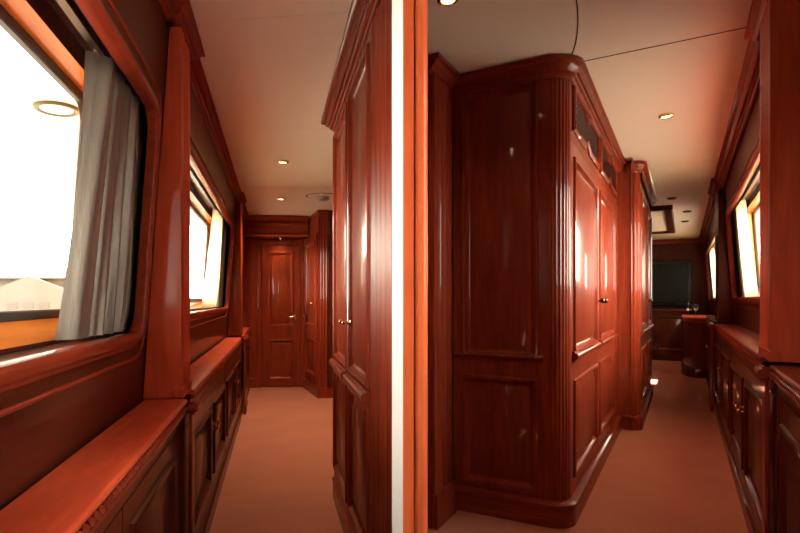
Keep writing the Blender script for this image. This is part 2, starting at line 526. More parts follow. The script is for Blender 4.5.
slab('floor', W, [(-1.9, -1.6), (1.0, -1.6), wp(R, .75, 12.9), wp(R, -3.0, 12.9), (1.2, 8.2), (-1.9, 8.2)], -.05, 0, 'carpet')
mid = [(-.16, -1.6), (.098, .98), (.1524, 1.50), (.185, 1.56), (.392, 2.63), (.5, 4.2), (.5, 8.0)]
slab('ceiling', W, mid + [wp(L, -.7, 7.6), wp(L, -.7, -1.6)], HL, HL + .30, 'ceil')
slab('ceiling', W, mid[::-1] + [wp(R, .75, -1.6), wp(R, .75, 12.9), wp(R, -3.0, 12.9), wp(R, -3.0, 7.3)][0:4] , HR, HR + .15, 'ceil')

# ------------------------------------------------------------------ inner walls
bm = B(); prism(bm, [(-.75, -1.32), (.25, -1.32), (.25, -1.22), (-.75, -1.22)], 0, HL); part('wall_back', bm, 'wood', None, W, kind='structure', smooth=0)
# added white pier filling the blank strip between the two views
d = Vector((57.5 / F, 1.0)).normalized(); n = Vector((d.y, -d.x))
c0 = Vector((57.5 / F, 1.0)); c1 = c0 + d * .50
hw = .0096
bm = B(); prism(bm, [tuple(c0 - n * hw), tuple(c0 + n * hw), tuple(c1 + n * hw), tuple(c1 - n * hw)], 0, HL)
part('wall_added_divider', bm, 'white', None, W, kind='structure', smooth=0)
# wood-lined wall behind the jamb, closing the right passage off from the wardrobe of the left one
bm = B(); prism(bm, [(.150, 1.13), (.158, 1.13), (.405, 2.62), (.392, 2.63)], 0, HR); part('wall_inner', bm, 'darkwood', None, W, kind='structure', smooth=0)
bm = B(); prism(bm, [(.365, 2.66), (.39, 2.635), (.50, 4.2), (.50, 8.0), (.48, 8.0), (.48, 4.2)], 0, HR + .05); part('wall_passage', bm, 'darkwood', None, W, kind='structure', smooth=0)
bm = B(); prism(bm, [wp(L, -.5, 7.05), wp(L, 1.4, 7.05), wp(L, 1.4, 7.15), wp(L, -.5, 7.15)], 0, HL); part('wall_end', bm, 'wood', None, W, kind='structure', smooth=0)
bm = B(); prism(bm, [wp(R, -1.026, 2.44), wp(R, -1.026, 3.6), wp(R, -1.06, 3.6), wp(R, -1.06, 2.44)], 0, HR); part('wall_alcove', bm, 'wood', None, W, kind='structure', smooth=0)
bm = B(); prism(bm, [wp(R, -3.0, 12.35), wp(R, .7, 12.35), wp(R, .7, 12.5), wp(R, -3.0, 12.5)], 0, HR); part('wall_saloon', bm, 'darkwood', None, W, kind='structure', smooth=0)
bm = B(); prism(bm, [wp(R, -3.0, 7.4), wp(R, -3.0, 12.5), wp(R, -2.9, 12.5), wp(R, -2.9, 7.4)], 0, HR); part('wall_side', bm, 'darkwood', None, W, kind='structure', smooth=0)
bm = B(); prism(bm, [wp(R, -3.0, 7.3), wp(R, -.95, 7.3), wp(R, -.95, 7.42), wp(R, -3.0, 7.42)], 0, HR); part('wall_cross', bm, 'wood', None, W, kind='structure', smooth=0)

# ------------------------------------------------------------------ door jamb beside the pier (close to the camera)
jx = lambda x, Y: (x - CX) / F * Y
bm = B()
pts = [(jx(402.6, 1.03), 1.03), (jx(414, 1.03), 1.03), (jx(415, 1.03), 1.037), (jx(416, 1.03), 1.03)]
cxj, rj = jx(422, 1.03), .0125
pts += [(jx(418, 1.03), 1.026), (jx(421, 1.03), 1.026)] + arc((jx(422, 1.03), 1.037), .0112, -PI / 2, PI / 2.6, 8) + [(.150, 1.13), (jx(402.6, 1.03), 1.13)]
prism(bm, pts, 0, HR)
jt = thing('door_1', W, (jx(410, 1.03), 1.06, 0), kind='structure')
part('door_jamb', bm, 'jamb', jt)

# ================================================================== cornices
def cornice(name, fr, path, z, s, beadside=None, h=.075, d=.075, parent=None, mat='wood_long'):
    bm = B(); sweep(bm, path, cornice_prof(z, s, h, d), plan)
    for p, q in zip(path, path[1:]):                             # rope bead under the cornice
        p, q = Vector(p), Vector(q); dd = (q - p)
        if dd.length < .12: continue
        dd.normalize(); nn = Vector((-dd.y, dd.x)) * s * .034
        beads(bm, (p.x + nn.x, p.y + nn.y, z - h + .029), (q.x + nn.x, q.y + nn.y, z - h + .029), .0075, .019)
    if parent: return part('cornice', bm, mat, parent)
    return part(name, bm, mat, None, fr, (path[0][0], path[0][1], z - h), kind='structure')
wl2, wr2 = leanL(HL - .03), leanR(HR - .03)
cornice('trim_1', L, [(-.365, -1.2), (-.365, 1.935), (-.34, 1.935), (-.34, 2.25), (-.365, 2.25), (-.365, 5.33), (-.34, 5.33), (-.34, 5.66), (-.365, 5.66), (-.365, 7.04)], HL, -1, h=.065, d=.058)
cornice('trim_2', R, [(.325, -1.2), (.325, 2.34), (.30, 2.34), (.30, 2.92), (.322, 2.92), (.322, 6.4), (.30, 6.4), (.30, 7.1), (.322, 7.1), (.322, 12.34)], HR, 1, h=.085, d=.075)

# ================================================================== pilasters of the window walls
def pilaster(fr, side, lean, u0, u1, vf, z0, z1, label, mat='lit_wood'):
    t = thing('pilaster', fr, (side * (vf + .03), (u0 + u1) / 2, z0), label, 'pilaster', 'pilasters between the windows')
    bm = B()
    pf = [(side * vf, u0)] + flutes((side * vf, u0 + .05), (side * vf, u1 - .05), 3, .006, (-side, 0)) + [(side * vf, u1)]
    ring_skin(bm, [[(side * (lean(z) - .003), u0, z)] + [(x, y, z) for x, y in pf] + [(side * (lean(z) - .003), u1, z)] for z in (z0, z1)], True, True)
    part('shaft', bm, mat, t, bevel=.002)
    bm = B(); box(bm, *sorted((side * (vf - .004), side * (vf + .03))), u0 - .004, u1 + .004, z0, z0 + .035)
    part('foot_block', bm, mat, t, bevel=.003)
    return t
pilaster(L, -1, leanL, 1.965, 2.16, .312, .734, HL - .066, 'fluted wooden pilaster at the end of the near counter, left passage')
pilaster(L, -1, leanL, 5.36, 5.62, .315, .734, HL - .066, 'fluted wooden pilaster far down the left passage between two windows', 'wood')
pilaster(R, 1, leanR, 2.38, 2.68, .25, .86, HR - .086, 'broad wooden pilaster at the right edge of the right passage')
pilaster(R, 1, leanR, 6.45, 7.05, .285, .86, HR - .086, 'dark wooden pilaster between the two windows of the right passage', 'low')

# ================================================================== low cabinets under the windows
def low_cabinet(fr, side, u0, u1, vf, zt, doors, label, group, knobs=True, back=.40, zd=(.135, None), post=.04, stile=.07):
    """doors: list of (u0, u1, knob_u or None)"""
    t = thing('low_cabinet', fr, (side * (vf + .05), (u0 + u1) / 2, 0), label, 'cabinet', group)
    P = lambda a, b, h: (side * (vf - h), a, b)
    bm = B(); box(bm, *sorted((side * (vf + .017), side * back)), u0, u1, 0, zt - .064)
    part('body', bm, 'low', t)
    zb, ztop = zd[0], (zd[1] or zt - .105)
    bm = B()                                                    # face frame: rails and end posts standing between the doors
    for a, b in ((u0, doors[0][0] - .004), (doors[-1][1] + .004, u1)):
        if b - a > .01: nested(bm, P, a, b, zb, ztop, [(0, 0), (.004, .002)], skirt=-.018)
    nested(bm, P, u0, u1, ztop + .004, zt - .063, [(0, 0), (.004, .001)], skirt=-.018)
    nested(bm, P, u0, u1, .10, zb - .004, [(0, 0), (.003, .001)], skirt=-.018)
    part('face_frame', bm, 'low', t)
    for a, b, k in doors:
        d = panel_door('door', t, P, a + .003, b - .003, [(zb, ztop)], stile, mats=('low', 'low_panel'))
        if k: knob(d, P(k, .46 if side < 0 else .525, .0), (-side, 0, 0), k=1.0)
    bm = B()
    pth = [(side * vf, u0), (side * vf, u1)]
    s = 1 if side > 0 else -1
    sweep(bm, pth, plinth_prof(s, .10, .006), plan)
    part('plinth', bm, 'low_long', t)
    return t

def countertop(fr, side, u0, u1, ve, back, zt, label, group=None):
    vb = (.299 if u0 > 0 else .312) if side < 0 else (.264 if u1 < 2.5 else .257 if u1 < 6.5 else .269)
    t = thing('countertop', fr, (side * (ve + .06), (u0 + u1) / 2, zt - .032), label, 'countertop', group)
    bm = B()
    prof = [(side * back, zt - .018), (side * (ve + .008), zt - .018)] + [(side * (ve + .008 - .008 * math.cos(q)), zt - .009 + .009 * math.sin(q)) for q in [(-.5 + i / 8) * PI for i in range(9)]] + [(side * back, zt)]
    ring_skin(bm, [[(x, u, z) for x, z in prof] for u in (u0, u1)], True, True)
    part('top_board', bm, 'top' if side < 0 else 'wood_long', t)
    bm = B(); x = side * (ve + .014)
    q = [(x, zt - .0182), (x, zt - .040), (side * (ve + .004), zt - .043), (side * (ve + .004), zt - .050), (x, zt - .056), (side * vb, zt - .058), (side * vb, zt - .0182)]
    ring_skin(bm, [[(a, u, b) for a, b in q] for u in (u0, u1)], True, True)
    beads(bm, (side * (ve + .008), u0 + .005, zt - .030), (side * (ve + .008), u1 - .005, zt - .030), .0115, .027)
    part('bead_moulding', bm, 'wood_long', t)
    return t

GL, GR = 'low cabinets under the left windows', 'low cabinets under the right windows'
low_cabinet(L, -1, -.6, 1.955, .318, .734, [(-.5, .62, None), (.62, 1.24, None), (1.24, 1.90, None)], 'low panelled cabinet under the near counter by the big window', GL, back=.41, stile=.055)
low_cabinet(L, -1, 1.96, 3.55, .305, .734, [(2.06, 2.80, 2.74), (2.80, 3.54, 2.86)], 'low two-door cabinet just beyond the near counter, left passage', GL, back=.41)
low_cabinet(L, -1, 3.555, 5.13, .305, .734, [(3.57, 4.31, 4.25), (4.31, 5.05, 4.37)], 'low two-door cabinet under the second window, left passage', GL, back=.41)
low_cabinet(L, -1, 5.135, 7.04, .312, .734, [(5.5, 6.2, 6.14), (6.2, 6.9, 6.26)], 'low cabinet at the far end beside the closed door', GL, back=.41)
countertop(L, -1, -.6, 1.96, .292, .43, .734, 'reddish polished counter with a beaded edge under the near window')
countertop(L, -1, 2.165, 5.135, .296, .43, .734, 'narrow polished ledge running below the second window')
countertop(L, -1, 5.405, 7.04, .300, .43, .734, 'short ledge beside the end door of the left passage')
# posts carrying the pilasters down to the floor
def base_post(fr, side, u0, u1, vf, back, zt, label):
    t = thing('base_post', fr, (side * (vf + .02), (u0 + u1) / 2, 0), label, 'post', 'posts below the pilasters')
    bm = B(); box(bm, *sorted((side * vf, side * back)), u0, u1, .0, zt); part('shaft', bm, 'wood', t, bevel=.003)
    bm = B(); s = 1 if side > 0 else -1
    pa = [(side * back, u0), (side * vf, u0), (side * vf, u1), (side * back, u1)]
    sweep(bm, pa, plinth_prof(s, .10, .008), plan); part('foot_block', bm, 'wood_long', t)
    bm = B()
    sweep(bm, pa, [(s * o, zt - .02 + q) for o, q in rail_prof(1, .03, .02)], plan); part('cap_moulding', bm, 'wood_long', t)
    return t
base_post(L, -1, 5.38, 5.6, .276, .292, .72, 'low wooden post below the far pilaster of the left passage')
base_post(L, -1, 1.985, 2.045, .280, .291, .72, 'slim wooden post where the near counter ends')
base_post(R, 1, 6.5, 7.0, .234, .249, .84, 'low wooden post below the dark pilaster of the right passage')
base_post(R, 1, 2.385, 2.46, .236, .249, .84, 'slim wooden post at the right edge below the broad pilaster')

low_cabinet(R, 1, .2, 2.38, .27, .85, [(.30, 1.28, None), (1.30, 2.34, None)], 'low panelled cabinet at the right edge of the picture', GR, back=.40)
low_cabinet(R, 1, 2.385, 4.42, .263, .85, [(2.48, 3.44, 3.37), (3.44, 4.40, 3.51)], 'low two-door cabinet nearest in the right passage under the window', GR, back=.40)
low_cabinet(R, 1, 4.425, 6.38, .263, .85, [(4.44, 5.40, 5.33), (5.40, 6.36, 5.47)], 'low two-door cabinet under the far half of the near right window', GR, back=.40)
low_cabinet(R, 1, 6.90, 9.15, .275, .85, [(7.0, 8.05, 7.98), (8.05, 9.1, 8.12)], 'low cabinet between the dark pilaster and the rounded cabinet', GR, back=.40)
countertop(R, 1, .2, 2.375, .248, .405, .85, 'polished counter at the right edge of the picture')
countertop(R, 1, 2.69, 6.24, .25, .405, .85, 'long polished ledge below the near right window')
countertop(R, 1, 6.88, 9.15, .262, .405, .85, 'far polished ledge leading to the rounded cabinet')

# ================================================================== wardrobe of the left passage
t = thing('wardrobe', L, (.40, 2.4, 0), 'tall mahogany wardrobe on the right of the left passage', 'wardrobe')
vF = .335
back = [L.inv(.362, 2.62), L.inv(.197, 1.56)]
bm = B(); prism(bm, [(vF, 1.50), (vF, 3.06), (vF + .30, 3.06), back[0], back[1]], 0, HL - .005)
part('body', bm, 'wood', t)
P = lambda a, b, h: (vF - .018 - h, a, b)
ZB, ZM, ZT = .145, .735, 1.965
for a, b, k in ((1.868, 2.438, 2.385), (2.442, 3.045, 2.50)):
    d = panel_door('door', t, P, a, b, [(ZB, ZM), (ZM, ZT)], .03, k=.8)
    bm = B(); sweep(bm, [(a + .02, ZM), (b - .02, ZM)], [(q, o) for o, q in rail_prof(1, .04, .03)], lambda A, Bz, h: P(A, Bz, h))
    part('rail', bm, 'wood_long', d)
    bm = B()                                                    # brass pull: rose, neck and oval turn
    c = Vector(P(k, .970, 0))
    lathe(bm, [(.013, 0), (.013, .003), (.006, .006), (.005, .026)], c, (-1, 0, 0), 14)
    lathe(bm, [(.003, -.026), (.008, -.022), (.0085, -.006), (.006, 0), (.0085, .006), (.008, .022), (.003, .026)], c + Vector((-.028, 0, 0)), (0, 1, 0), 14)
    part('handle', bm, 'brass', d)
bm = B()                                                        # fluted end board nearest the camera
fl = [(vF, 1.50)] + [(vF - .020, 1.50)] + flutes((vF - .020, 1.53), (vF - .020, 1.84), 4, .007, (-1, 0)) + [(vF - .020, 1.862), (vF, 1.862)]
prism(bm, fl, 0.0, HL - .005); part('fluted_board', bm, 'wood_satin', t)
bm = B(); nested(bm, P, 1.866, 3.05, ZT + .004, HL - .006, [(0, 0), (.004, .001)], skirt=-.018)
part('face_frame', bm, 'wood', t)
bm = B(); nested(bm, P, 1.866, 3.05, .0, ZB - .004, [(0, 0), (.004, .001)], skirt=-.018)
part('face_frame', bm, 'wood', t)
bm = B(); sweep(bm, [(vF - .016, 1.50), (vF - .016, 3.06), (vF + .3, 3.06)], plinth_prof(1, .115, .008), plan); part('plinth', bm, 'wood_long', t)
cornice('cornice', L, [(vF - .012, 1.50), (vF - .012, 3.06), (vF + .3, 3.06)], HL - .002, 1, h=.07, d=.072, parent=t)

# ================================================================== end of the left passage: door, header beam, corner cupboard
dt = thing('door_2', L, (.07, 7.0, 0), kind='structure')
P = lambda a, b, h: (a, 7.012 - h, b)
leafd = panel_door('door_leaf', dt, P, -.155, .303, [(.01, .66), (.66, 1.735)], .075)
bm = B(); c = Vector(P(.245, .862, 0))
lathe(bm, [(.022, 0), (.022, .004), (.009, .007), (.008, .040)], c, (0, -1, 0), 16)
tube(bm, [c + Vector((0, -.040, 0)), c + Vector((-.03, -.043, 0)), c + Vector((-.085, -.040, -.004))], [.009, .008, .006])
part('door_handle', bm, 'brass', leafd)
bm = B(); lathe(bm, [(.016, 0), (.016, .004), (.004, .005)], P(.245, .80, 0), (0, -1, 0), 14); part('keyhole_plate', bm, 'bronze', leafd)
bm = B(); lathe(bm, [(.012, 0), (.012, .01), (.008, .03), (.001, .034)], P(.19, .10, 0), (0, -1, 0), 12); part('door_stop', bm, 'brass', leafd)
bm = B()
sweep(bm, [(-.16, 0), (-.16, 1.74), (.308, 1.74), (.308, 0)], [(0, -.04), (0, .004), (.01, .014), (.03, .017), (.052, .012), (.060, .020), (.068, .012), (.068, -.04)], lambda a, b, h: (a, 7.03 - h, b))
part('door_casing', bm, 'wood', dt)
bm = B(); box(bm, -.48, -.225, 7.012, 7.06, 0, HL - .2); box(bm, .372, .40, 7.046, 7.06, 0, HL - .2); part('side_panel', bm, 'wood', dt)
bm = B(); sweep(bm, [(-.33, 7.012), (-.225, 7.012)], plinth_prof(-1, .11, .012), plan); part('plinth', bm, 'wood_long', dt)
bt = thing('header_beam', L, (.05, 6.85, 1.80), 'wooden header beam with mouldings above the end door', 'beam')
bm = B(); prism(bm, [(-.36, 6.70), (.395, 6.70), (.355, 6.99), (.355, 7.045), (-.36, 7.045)], 1.815, HL - .004); part('beam', bm, 'wood_cross', bt)
bm = B()
for z, hh, dd in ((1.962, .018, .016), (1.828, .028, .022)):
    sweep(bm, [(-.36, 6.70), (.392, 6.70)], [(-o, z + q) for o, q in rail_prof(1, hh, dd)], plan)
part('moulding', bm, 'wood_cross', bt)
cornice('cornice', L, [(-.36, 6.70), (.392, 6.70)], HL - .003, -1, h=.05, d=.05, parent=bt, mat='wood_cross')

ct = thing('corner_cupboard', L, (.5, 6.6, 0), 'narrow corner cupboard with a knob right of the end door', 'cupboard')
A_, B_ = Vector((.365, 7.0)), Vector((.475, 6.22))
dirc = (B_ - A_).normalized(); LNc = (B_ - A_).length; nrm = Vector((dirc.y, -dirc.x))
if nrm.x > 0: nrm = -nrm
bm = B(); prism(bm, [tuple(A_), tuple(B_), (.56, 6.20), (.80, 6.20), (.80, 7.045), (.365, 7.045)], 0, HL - .004); part('body', bm, 'wood', ct)
P = lambda a, b, h: (A_.x + dirc.x * a + nrm.x * (h + .018), A_.y + dirc.y * a + nrm.y * (h + .018), b)
d = panel_door('door', ct, P, .06, LNc - .03, [(.14, .70), (.70, 1.80)], .07)
knob(d, P(LNc - .16, 1.03, 0), (nrm.x, nrm.y, 0), k=1.1)
bm = B(); c = Vector(P(.20, .85, 0)); box(bm, c.x - .018, c.x + .004, c.y - .022, c.y + .022, .80, .905); part('lock_plate', bm, 'bronze', d)
bm = B(); tube(bm, [(c.x - .02, c.y, .89), (c.x - .045, c.y, .885), (c.x - .045, c.y, .83), (c.x - .02, c.y, .825)], .007); part('handle', bm, 'brass', d)
bm = B(); prism(bm, flutes((.472, 6.20), (.56, 6.18), 3, .008, (0, -1)) + [(.56, 6.21), (.474, 6.24)], 0, HL - .004); part('fluted_post', bm, 'wood', ct)
bm = B(); sweep(bm, [tuple(A_ + nrm * .018), (B_.x - .010, B_.y - .04), (.8, 6.18)], plinth_prof(1, .11, .012), plan); part('plinth', bm, 'wood_long', ct)
bm = B(); sweep(bm, [tuple(A_ + dirc * .378), (B_.x - .010, B_.y - .04), (.575, 6.17)], cornice_prof(HL - .002, 1, .06, .055), plan); part('cornice', bm, 'wood_long', ct)
bm = B(); box(bm, .575, .80, 6.165, 6.198, .115, HL - .01); part('shade_panel', bm, 'darkwood', ct, label='dark end panel imitating a shadowed opening')  # dark wood sheet put in for the shadowed side opening

# ================================================================== big wardrobe of the right passage
g = thing('corner_wardrobe', R, (-.74, 3.9, 0), 'large mahogany wardrobe with a rounded fluted corner and lattice vents', 'wardrobe')
fu, fv, rc = 2.815, -.462, .085
bm = B(); prism(bm, [(-1.02, fu + .018), (fv - .03, fu + .03), (fv - .018, fu + .05), (fv - .018, 5.22), (-1.02, 5.22)], 0, HR - .005)
part('body', bm, 'wood', g)
# rounded corner
cc = (fv - rc, fu + rc)
bm = B(); prism(bm, fluted_arc(cc, rc, -PI / 2, 0, 7, .0035) + [(fv - .02, fu + rc), (fv - rc, fu + .02)], 0.0, HR - .005)
part('fluted_corner', bm, 'wood', g)
# panelled end facing the camera
P = lambda a, b, h: (a, fu - h, b)
a0, a1 = -1.012, fv - rc
ep = panel_door('end_panel', g, P, a0, a1, [(.10, .735), (.735, 2.155)], .042)
bm = B(); sweep(bm, [(a0 + .005, .79), (a1 - .02, .79)], [(q, o) for o, q in rail_prof(1, .022, .014)], P)
beads(bm, (a0 + .06, fu - .013, .792), (a1 - .05, fu - .013, .792), .007, .018)
part('beaded_rail', bm, 'wood_cross', ep)
# doors facing the passage
P = lambda a, b, h: (fv + h, a, b)
for a, b, k in ((2.93, 3.926, 3.86), (3.934, 5.02, 4.03)):
    d = panel_door('door', g, P, a, b, [(.13, .735), (.735, 1.835)], .062)
    bm = B(); sweep(bm, [(a + .03, .79), (b - .05, .79)], [(q, o) for o, q in rail_prof(1, .036, .026)], P)
    part('rail', bm, 'wood_long', d)
    knob(d, P(k, 1.062, 0), (1, 0, 0), mat='bronze', k=1.25)
bm = B()
nested(bm, P, 5.024, 5.22, .13, 1.835, [(0, 0), (.004, .002)], skirt=-.018)
nested(bm, P, 2.905, 5.22, 1.84, HR - .006, [(0, -.004), (.004, -.003)], skirt=-.018)
nested(bm, P, 2.905, 5.22, 0, .126, [(0, 0), (.004, .001)], skirt=-.018)
nested(bm, P, fu + rc, 2.926, .13, 1.835, [(0, 0), (.002, .001)], skirt=-.018)
part('face_frame', bm, 'wood', g)
P = lambda a, b, h: (fv + h, a, b)
for a, b in ((2.99, 3.92), (4.05, 5.05)):
    z0, z1 = 1.915, 2.095; m = (a + b) / 2
    path = [(a, z0), (m - .09, z0), (m - .05, z0 + .028), (m, z0 + .03), (m + .05, z0 + .028), (m + .09, z0), (b, z0), (b, z1), (m + .09, z1), (m + .05, z1 - .028), (m, z1 - .03), (m - .05, z1 - .028), (m - .09, z1), (a, z1)]
    bm = B()
    sweep(bm, path, [(-.022, -.004), (-.022, .006), (-.014, .014), (-.006, .010), (.004, .014), (.010, .004), (.010, -.004)], P, closed=True)
    vt = part('vent', bm, 'wood_long', g)
    bm = B(); vs = [bm.verts.new(P(x, y, .0005)) for x, y in path]; bm.faces.new(vs); part('vent_back', bm, 'gasket', vt, smooth=0)
    bm = B(); s = .033                                            # diagonal lattice, clipped to the shaped outline
    def inside(x, y):
        if not (a < x < b): return False
        e = .03 if abs(x - m) < .05 else (.03 * (.09 - abs(x - m)) / .04 if abs(x - m) < .09 else 0)
        return z0 + e < y < z1 - e
    kx = 1.7
    nn = int((b - a) / (s * kx)) + 12
    for sg in (1, -1):
        for i in range(-12, nn + 12):
            run = []
            for q in range(0, 25):
                y = z0 + (z1 - z0) * q / 24
                x = a + i * s * kx + sg * kx * (y - z0)
                if inside(x, y): run.append((x, y))
            if len(run) > 1:
                (xa, ya), (xb, yb) = run[0], run[-1]
                dd = Vector((xb - xa, yb - ya)).normalized(); n2 = Vector((-dd.y, dd.x)) * .0026
                h0, h1 = (.0008, .003) if sg > 0 else (.002, .0042)
                quad = [(xa + n2.x, ya + n2.y), (xa - n2.x, ya - n2.y), (xb - n2.x, yb - n2.y), (xb + n2.x, yb + n2.y)]
                ring_skin(bm, [[P(x, y, h0) for x, y in quad], [P(x, y, h1) for x, y in quad]], True, True)
    part('lattice', bm, 'low_long', vt, smooth=0)
pw = [(-1.02, fu)] + arc(cc, rc, -PI / 2, 0, 10) + [(fv, 5.213)]
bm = B(); sweep(bm, pw, plinth_prof(-1, .115, .026), plan); part('plinth', bm, 'wood_cross', g)
bm = B(); sweep(bm, pw, cornice_prof(HR - .002, -1, .085, .062), plan)
beads(bm, (-1.0, fu - .034, HR - .056), (fv - rc, fu - .034, HR - .056), .0075, .019); beads(bm, (fv + .034, fu + rc, HR - .056), (fv + .034, 5.2, HR - .056), .0075, .022)
part('cornice', bm, 'wood_cross', g)

# second, shallower wardrobe beyond it
g2 = thing('side_wardrobe', R, (-.5, 6.4, 0), 'narrower mahogany wardrobe standing forward beyond the vented one', 'wardrobe')
fu2, fv2, rc2 = 5.245, -.305, .06
bm = B(); prism(bm, [(-1.0, fu2), (fv2 - rc2, fu2)] + arc((fv2 - rc2, fu2 + rc2), rc2, -PI / 2, 0, 8) + [(fv2 - .018, fu2 + rc2), (fv2 - .018, 7.25), (-1.0, 7.25)], 0, HR - .005)
part('body', bm, 'wood', g2)
bm = B(); prism(bm, fluted_arc((fv2 - rc2, fu2 + rc2 - .008), rc2 + .004, -PI / 2, 0, 4, .005) + [(fv2 - .02, fu2 + rc2), (fv2 - rc2, fu2 + .01)], 0, HR - .006); part('fluted_corner', bm, 'wood', g2)
P = lambda a, b, h: (fv2 + h, a, b)
for a, b, k in ((5.36, 6.28, 6.20), (6.29, 7.2, 6.37)):
    d = panel_door('door', g2, P, a, b, [(.13, .735), (.735, 2.06)], .085)
    bm = B(); sweep(bm, [(a + .03, .79), (b - .03, .79)], [(q, o) for o, q in rail_prof(1, .036, .026)], P); part('rail', bm, 'wood_long', d)
    knob(d, P(k, 1.062, 0), (1, 0, 0), k=1.25)
pw2 = [(-.424, fu2), (fv2 - rc2, fu2)] + arc((fv2 - rc2, fu2 + rc2), rc2, -PI / 2, 0, 8) + [(fv2, 7.25), (-.9, 7.25)]
bm = B(); sweep(bm, pw2, plinth_prof(-1, .115, .02), plan); part('plinth', bm, 'wood_cross', g2)
pw2[0] = (-.393, fu2)
bm = B(); sweep(bm, pw2, cornice_prof(HR - .002, -1, .085, .055), plan); part('cornice', bm, 'wood_cross', g2)

# alcove pilaster left of the big wardrobe
ap = thing('fluted_pilaster', R, (-.99, 2.63, 0), 'dark fluted pilaster in the recess left of the vented wardrobe', 'pilaster')
bm = B(); prism(bm, [(-1.02, 2.50), (-.992, 2.50)] + flutes((-.992, 2.52), (-.992, 2.72), 3, .009, (1, 0)) + [(-.992, 2.74), (-1.02, 2.74)], .0, HR - .003); part('shaft', bm, 'wood', ap)
bm = B(); box(bm, -1.018, -.972, 2.49, 2.75, 0, .16); part('foot_block', bm, 'wood', ap, bevel=.004)
bm = B(); sweep(bm, [(-1.018, 2.46), (-1.018, 2.745)], cornice_prof(HR - .002, -1, .085, .062), plan); part('cornice', bm, 'wood_long', ap)

# ================================================================== far saloon of the right passage
rcab = thing('rounded_cabinet', R, (.16, 9.9, 0), 'rounded wooden cabinet at the far end beside the window', 'cabinet')
rp = [(.395, 9.21), (.30, 9.21)] + [(.20 + .19 * math.cos(q), 9.78 + .57 * math.sin(q)) for q in [-PI / 2 - PI / 2 * i / 10 for i in range(11)]][1:] + [(.01, 10.6), (.395, 10.6)]
bm = B(); prism(bm, rp, .0, .80); part('body', bm, 'low', rcab)
path = rp[1:-1]
bm = B(); sweep(bm, path, plinth_prof(1, .13, .03), plan); part('plinth', bm, 'low_long', rcab)
bm = B(); ring_skin(bm, [[(x + (.0 if x > .35 else -o), y - (o if y < 10 else 0), z) for x, y in rp] for o, z in ((.0, .80), (.02, .805), (.028, .818), (.02, .832))], True, True); part('top_board', bm, 'top', rcab)
bm = B(); sweep(bm, path, [(o, .77 + q) for o, q in rail_prof(1, .02, .012)], plan); part('moulding', bm, 'wood_long', rcab)
for x, y, lb in ((.07, 10.0, 'left'), (.16, 10.0, 'right')):
    bm = B()
    lathe(bm, [(.034, 0), (.034, .004), (.006, .010), (.005, .07), (.030, .095), (.040, .13), (.034, .17), (.032, .17), (.037, .13), (.028, .098), (.002, .08)], (x, y, .832), (0, 0, 1), 18)
    part('drinking_glass', bm, 'drink', None, R, (x, y, .832), label='stemmed glass on the rounded cabinet, %s of the pair' % lb, cat='glass', group='glasses on the rounded cabinet')

cr = thing('credenza', R, (-.5, 11.9, 0), 'long dark wooden credenza below the black screen', 'cabinet')
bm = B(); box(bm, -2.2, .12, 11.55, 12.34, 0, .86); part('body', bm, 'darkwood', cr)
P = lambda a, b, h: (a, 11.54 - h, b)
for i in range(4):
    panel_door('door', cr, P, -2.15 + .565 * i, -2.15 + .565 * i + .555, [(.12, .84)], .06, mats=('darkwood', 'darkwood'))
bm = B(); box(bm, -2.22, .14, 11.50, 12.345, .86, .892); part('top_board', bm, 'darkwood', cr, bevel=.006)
tv = thing('television', R, (-.6, 12.25, .95), 'large dark flat screen on the far end wall', 'television')
bm = B(); box(bm, -1.40, .135, 12.24, 12.345, .95, 1.80); part('casing', bm, 'black', tv, bevel=.012)
bm = B(); box(bm, -1.34, .085, 12.232, 12.245, 1.03, 1.74); part('screen', bm, 'screen', tv, smooth=0)
bm = B(); sweep(bm, [(-2.9, 12.35), (.33, 12.35)], cornice_prof(HR, -1, .08, .07), plan); part('trim_3', bm, 'wood_cross', None, R, (-1, 12.3, HR - .08), kind='structure')

# ceiling hatch frame
hf = thing('ceiling_hatch', R, (-.7, 9.2, HR - .05), 'wooden framed ceiling hatch near the far saloon', 'hatch')
bm = B(); sweep(bm, rect(-1.3, -.105, 7.85, 10.7), [(0, HR), (0, HR - .045), (.012, HR - .055), (.085, HR - .055), (.10, HR - .04), (.10, HR)], plan, closed=True)
part('frame', bm, 'low_long', hf)
bm = B(); box(bm, -1.21, -.195, 7.94, 10.61, HR - .02, HR); part('inset_board', bm, 'ceil', hf, label='cream inset')

# ================================================================== ceiling details
def strip(name, fr, pts, wd, z, mat, th=.003):
    bm = B(); sweep(bm, pts, [(-wd, z), (wd, z), (wd, z - th), (-wd, z - th)], plan)
    return part(name, bm, mat, None, fr, kind='structure', smooth=0)
strip('trim_4', L, [(-.30, 2.075), (.60, 1.84)], .0022, HL, 'ceil', .002)
strip('trim_5', L, [(-.36, 3.36), (.60, 3.25)], .002, HL, 'ceil', .0015)
strip('trim_6', L, [(-.36, 4.98), (.70, 4.9)], .002, HL, 'ceil', .0015)
strip('trim_7', R, [(-.42, 2.915), (.30, 2.90)], .0024, HR, 'seam', .002)
strip('trim_8', R, [(-.42, 5.55), (.30, 5.5)], .003, HR, 'ceil', .002)
strip('trim_9', R, [(-.755 + .42 * math.cos(q), 2.06 + 1.13 * math.sin(q)) for q in [(-.35 + .75 * i / 24) * PI / 1.6 for i in range(25)]], .0022, HR, 'seam', .002)

